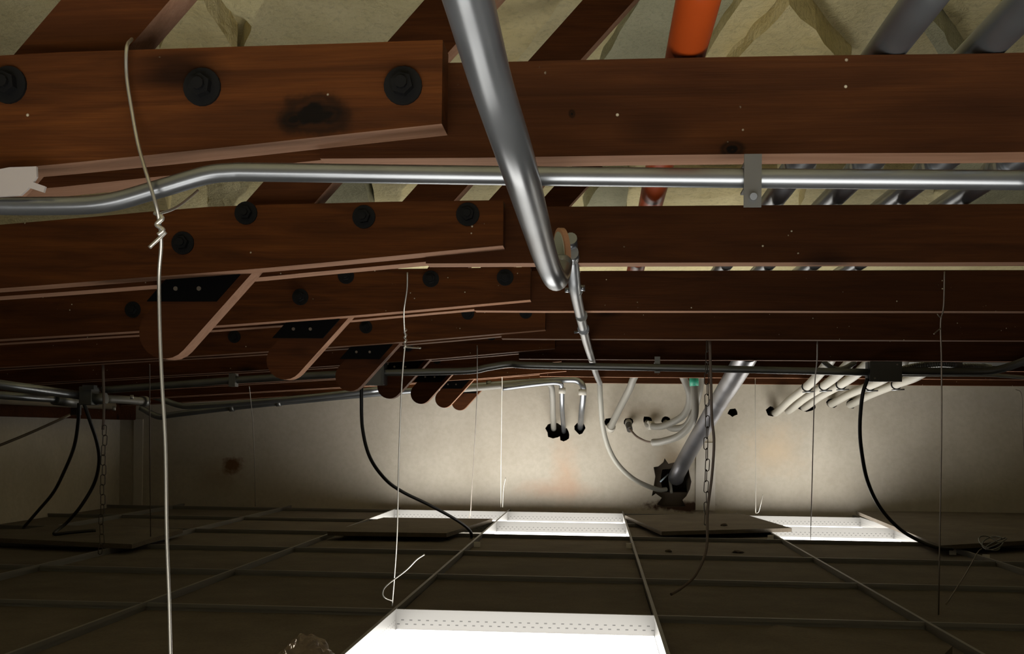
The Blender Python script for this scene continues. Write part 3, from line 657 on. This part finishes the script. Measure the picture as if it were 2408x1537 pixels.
cable('black_cable', [(851, 880, 3.53), (850, 940, 3.53), (853, 1010, 3.56), (870, 1075, 3.6), (905, 1125, 3.66), (945, 1155, 3.75), (1010, 1187, 3.9), (1070, 1220, 4.05), (1103, 1245, 4.15), (1108, 1265, 4.18), (1092, 1280, 4.12), (1065, 1280, 4.1), (1050, 1266, 4.14)], .0062, BLACK, 'black cable sweeping from behind a rounded tail down to a loose tile', BG)
cable('black_cable', [(186, 948, 3.45), (184, 990, 3.47), (174, 1050, 3.55), (150, 1110, 3.7), (125, 1158, 3.85), (90, 1200, 4.0), (55, 1240, 4.13)], .0062, BLACK, 'straighter of the two black cables below the box, ending near the side wall', BG)
cable('black_cable', [(198, 950, 3.45), (212, 990, 3.47), (228, 1040, 3.52), (233, 1085, 3.6), (222, 1135, 3.72), (190, 1190, 3.72), (155, 1230, 3.74), (127, 1254, 3.68), (160, 1252, 3.70), (225, 1246, 3.75)], .0062, BLACK, 'black cable below the box that bulges toward the chain and doubles back', BG)
cable('black_cable', [(2040, 890, 3.5), (2028, 930, 3.5), (2022, 1000, 3.54), (2026, 1060, 3.58), (2040, 1130, 3.65), (2068, 1190, 3.74), (2110, 1238, 3.82), (2150, 1265, 3.86), (2200, 1286, 3.85), (2240, 1290, 3.9)], .0062, BLACK, 'black cable dropping from the square dark box onto a glowing panel', BG)
cable('grey_cable', [(1410, 898, 4.97), (1412, 940, 5.02), (1417, 1000, 5.14), (1430, 1050, 5.24), (1452, 1090, 5.33), (1485, 1122, 5.42), (1520, 1141, 5.52), (1550, 1151, 5.60), (1566, 1150, 5.635)], .0125, CABLE, 'grey cable hanging from the slim conduit and curving into the broken hole')
t = thing('cable_stub', PY(1575, 1130, 5.68), 'two pale cable stubs showing inside the broken hole', 'cable')
MB().tube([PY(1553, 1132, 5.64), PY(1572, 1114, 5.69)], .004, 8).build('stub', mat('pale_blue_wire', (.55, .7, .85), .4), t); MB().tube([PY(1574, 1118, 5.70), PY(1579, 1158, 5.64)], .008, 8).build('stub', CABLE, t)

# ================================================================== loose things on the tiles
def loose_tile(px, z, label, dz=(0, 0, 0, 0), th=.016):
    p = [PZ(u, v, z) for u, v in px]
    p = [q + Vector((0, 0, d)) for q, d in zip(p, dz)]
    o = MB().prism(p, (0, 0, -th)).build('loose_tile', TILE); return tag(o, label, 'ceiling tile', 'ceiling tiles lying out of place')
zt = GZ + .0175
loose_tile([(902, 1216), (1158, 1219), (1050, 1253), (770, 1249)], zt, 'loose ceiling tile lying out of place under the end of the black cable')
loose_tile([(1470, 1211), (1742, 1206), (1862, 1241), (1556, 1249)], zt, 'loose ceiling tile lying askew at the foot of the brown cable')
loose_tile([(2013, 1201), (2470, 1204), (2560, 1262), (2212, 1282)], zt + .006, 'loose ceiling tile with a bright lit edge by the last black cable')
loose_tile([(1826, 1468), (2240, 1518), (2120, 1640), (1560, 1590)], zt, 'loose ceiling tile lying askew at the bottom of the picture')
loose_tile([(-60, 1262), (125, 1233), (430, 1243), (310, 1279), (-60, 1274)], GZ + .0165, 'loose pale ceiling tile under the doubled-back black cable')
# crumpled clear bag
bm = bmesh.new(); bmesh.ops.create_icosphere(bm, subdivisions=4, radius=1)
for v in bm.verts:
    d = v.co.normalized(); q = 1 + .30 * abs(noise.noise(d * 2.2)) - .22 * abs(noise.noise(d * 5.1 + Vector((3, 1, 7)))) 
    v.co = Vector((d.x * .055 * q, d.y * .05 * q, (d.z * .06 if d.z > 0 else d.z * .05) * q))
    if d.z > .75: v.co.z += .008 * (d.z - .75) / .25
me = bpy.data.meshes.new('bag'); bm.to_mesh(me); bm.free()
BAG = mat('clear_plastic', (.55, .48, .40), .12); bb = BAG.node_tree.nodes['Principled BSDF']; bb.inputs['Transmission Weight'].default_value = .75; bb.inputs['IOR'].default_value = 1.15
bag = link('plastic_bag', me, BAG); bag.location = PY(722, 1600, 1.72); bag.location.z = TZ + .058; tag(bag, 'crumpled clear plastic bag peeking in beside the large glowing panel', 'bag')
bag.scale = (.85, .85, .75); bag.location = (PY(722, 1537, 1.72).x, 1.72, TZ + .036)
# torn paper scrap on the closest truss
pz = [PY(u, v, .925) for u, v in [(-40, 405), (22, 393), (85, 391), (86, 415), (78, 428), (106, 438), (102, 452), (68, 441), (48, 459), (-40, 464)]]
mbp = MB().prism(pz, (0, .003, 0)); o = mbp.build('paper_scrap', PAPER); tag(o, 'torn whitish paper scrap caught between the closest truss and the conduit', 'paper')

# steel clips where the cross tees meet the runners, catching the panel light
for (u, v) in [(1122, 1278), (1480, 1281), (1812, 1262), (2240, 1296), (2318, 1308)]:
    p = PZ(u, v, GZ - .006)
    k = MB().box((p.x - .012, p.y - .004, p.z - .012), (p.x + .012, p.y - .001, p.z + .008)).build('tee_clip', TEE, floor)
# crumbs of debris
rnd = random.Random(3)
for (u, v, z, sx, lab) in [(1702, 1236, zt, .016, 'dark crumb of debris on the askew tile beside the brown cable'), (1735, 1300, TZ, .022, 'dark flake of debris on the tiles in front of the askew tile'), (1572, 1298, TZ, .012, 'small brown crumb on the tiles below the askew tile corner')]:
    p = PZ(u, v, z); bm = bmesh.new(); bmesh.ops.create_icosphere(bm, subdivisions=2, radius=1)
    for q in bm.verts:
        g = 1 + .45 * noise.noise(q.co * 2.3 + Vector((u, 0, 0))); q.co = Vector((q.co.x * sx * g, q.co.y * sx * .8 * g, max(-.002, q.co.z * .008 * g)))
    me = bpy.data.meshes.new('crumb'); bm.to_mesh(me); bm.free()
    o = link('debris_crumb', me, HOLE); o.location = p + Vector((0, 0, .003)); tag(o, lab, 'debris', 'crumbs of debris on the tiles')
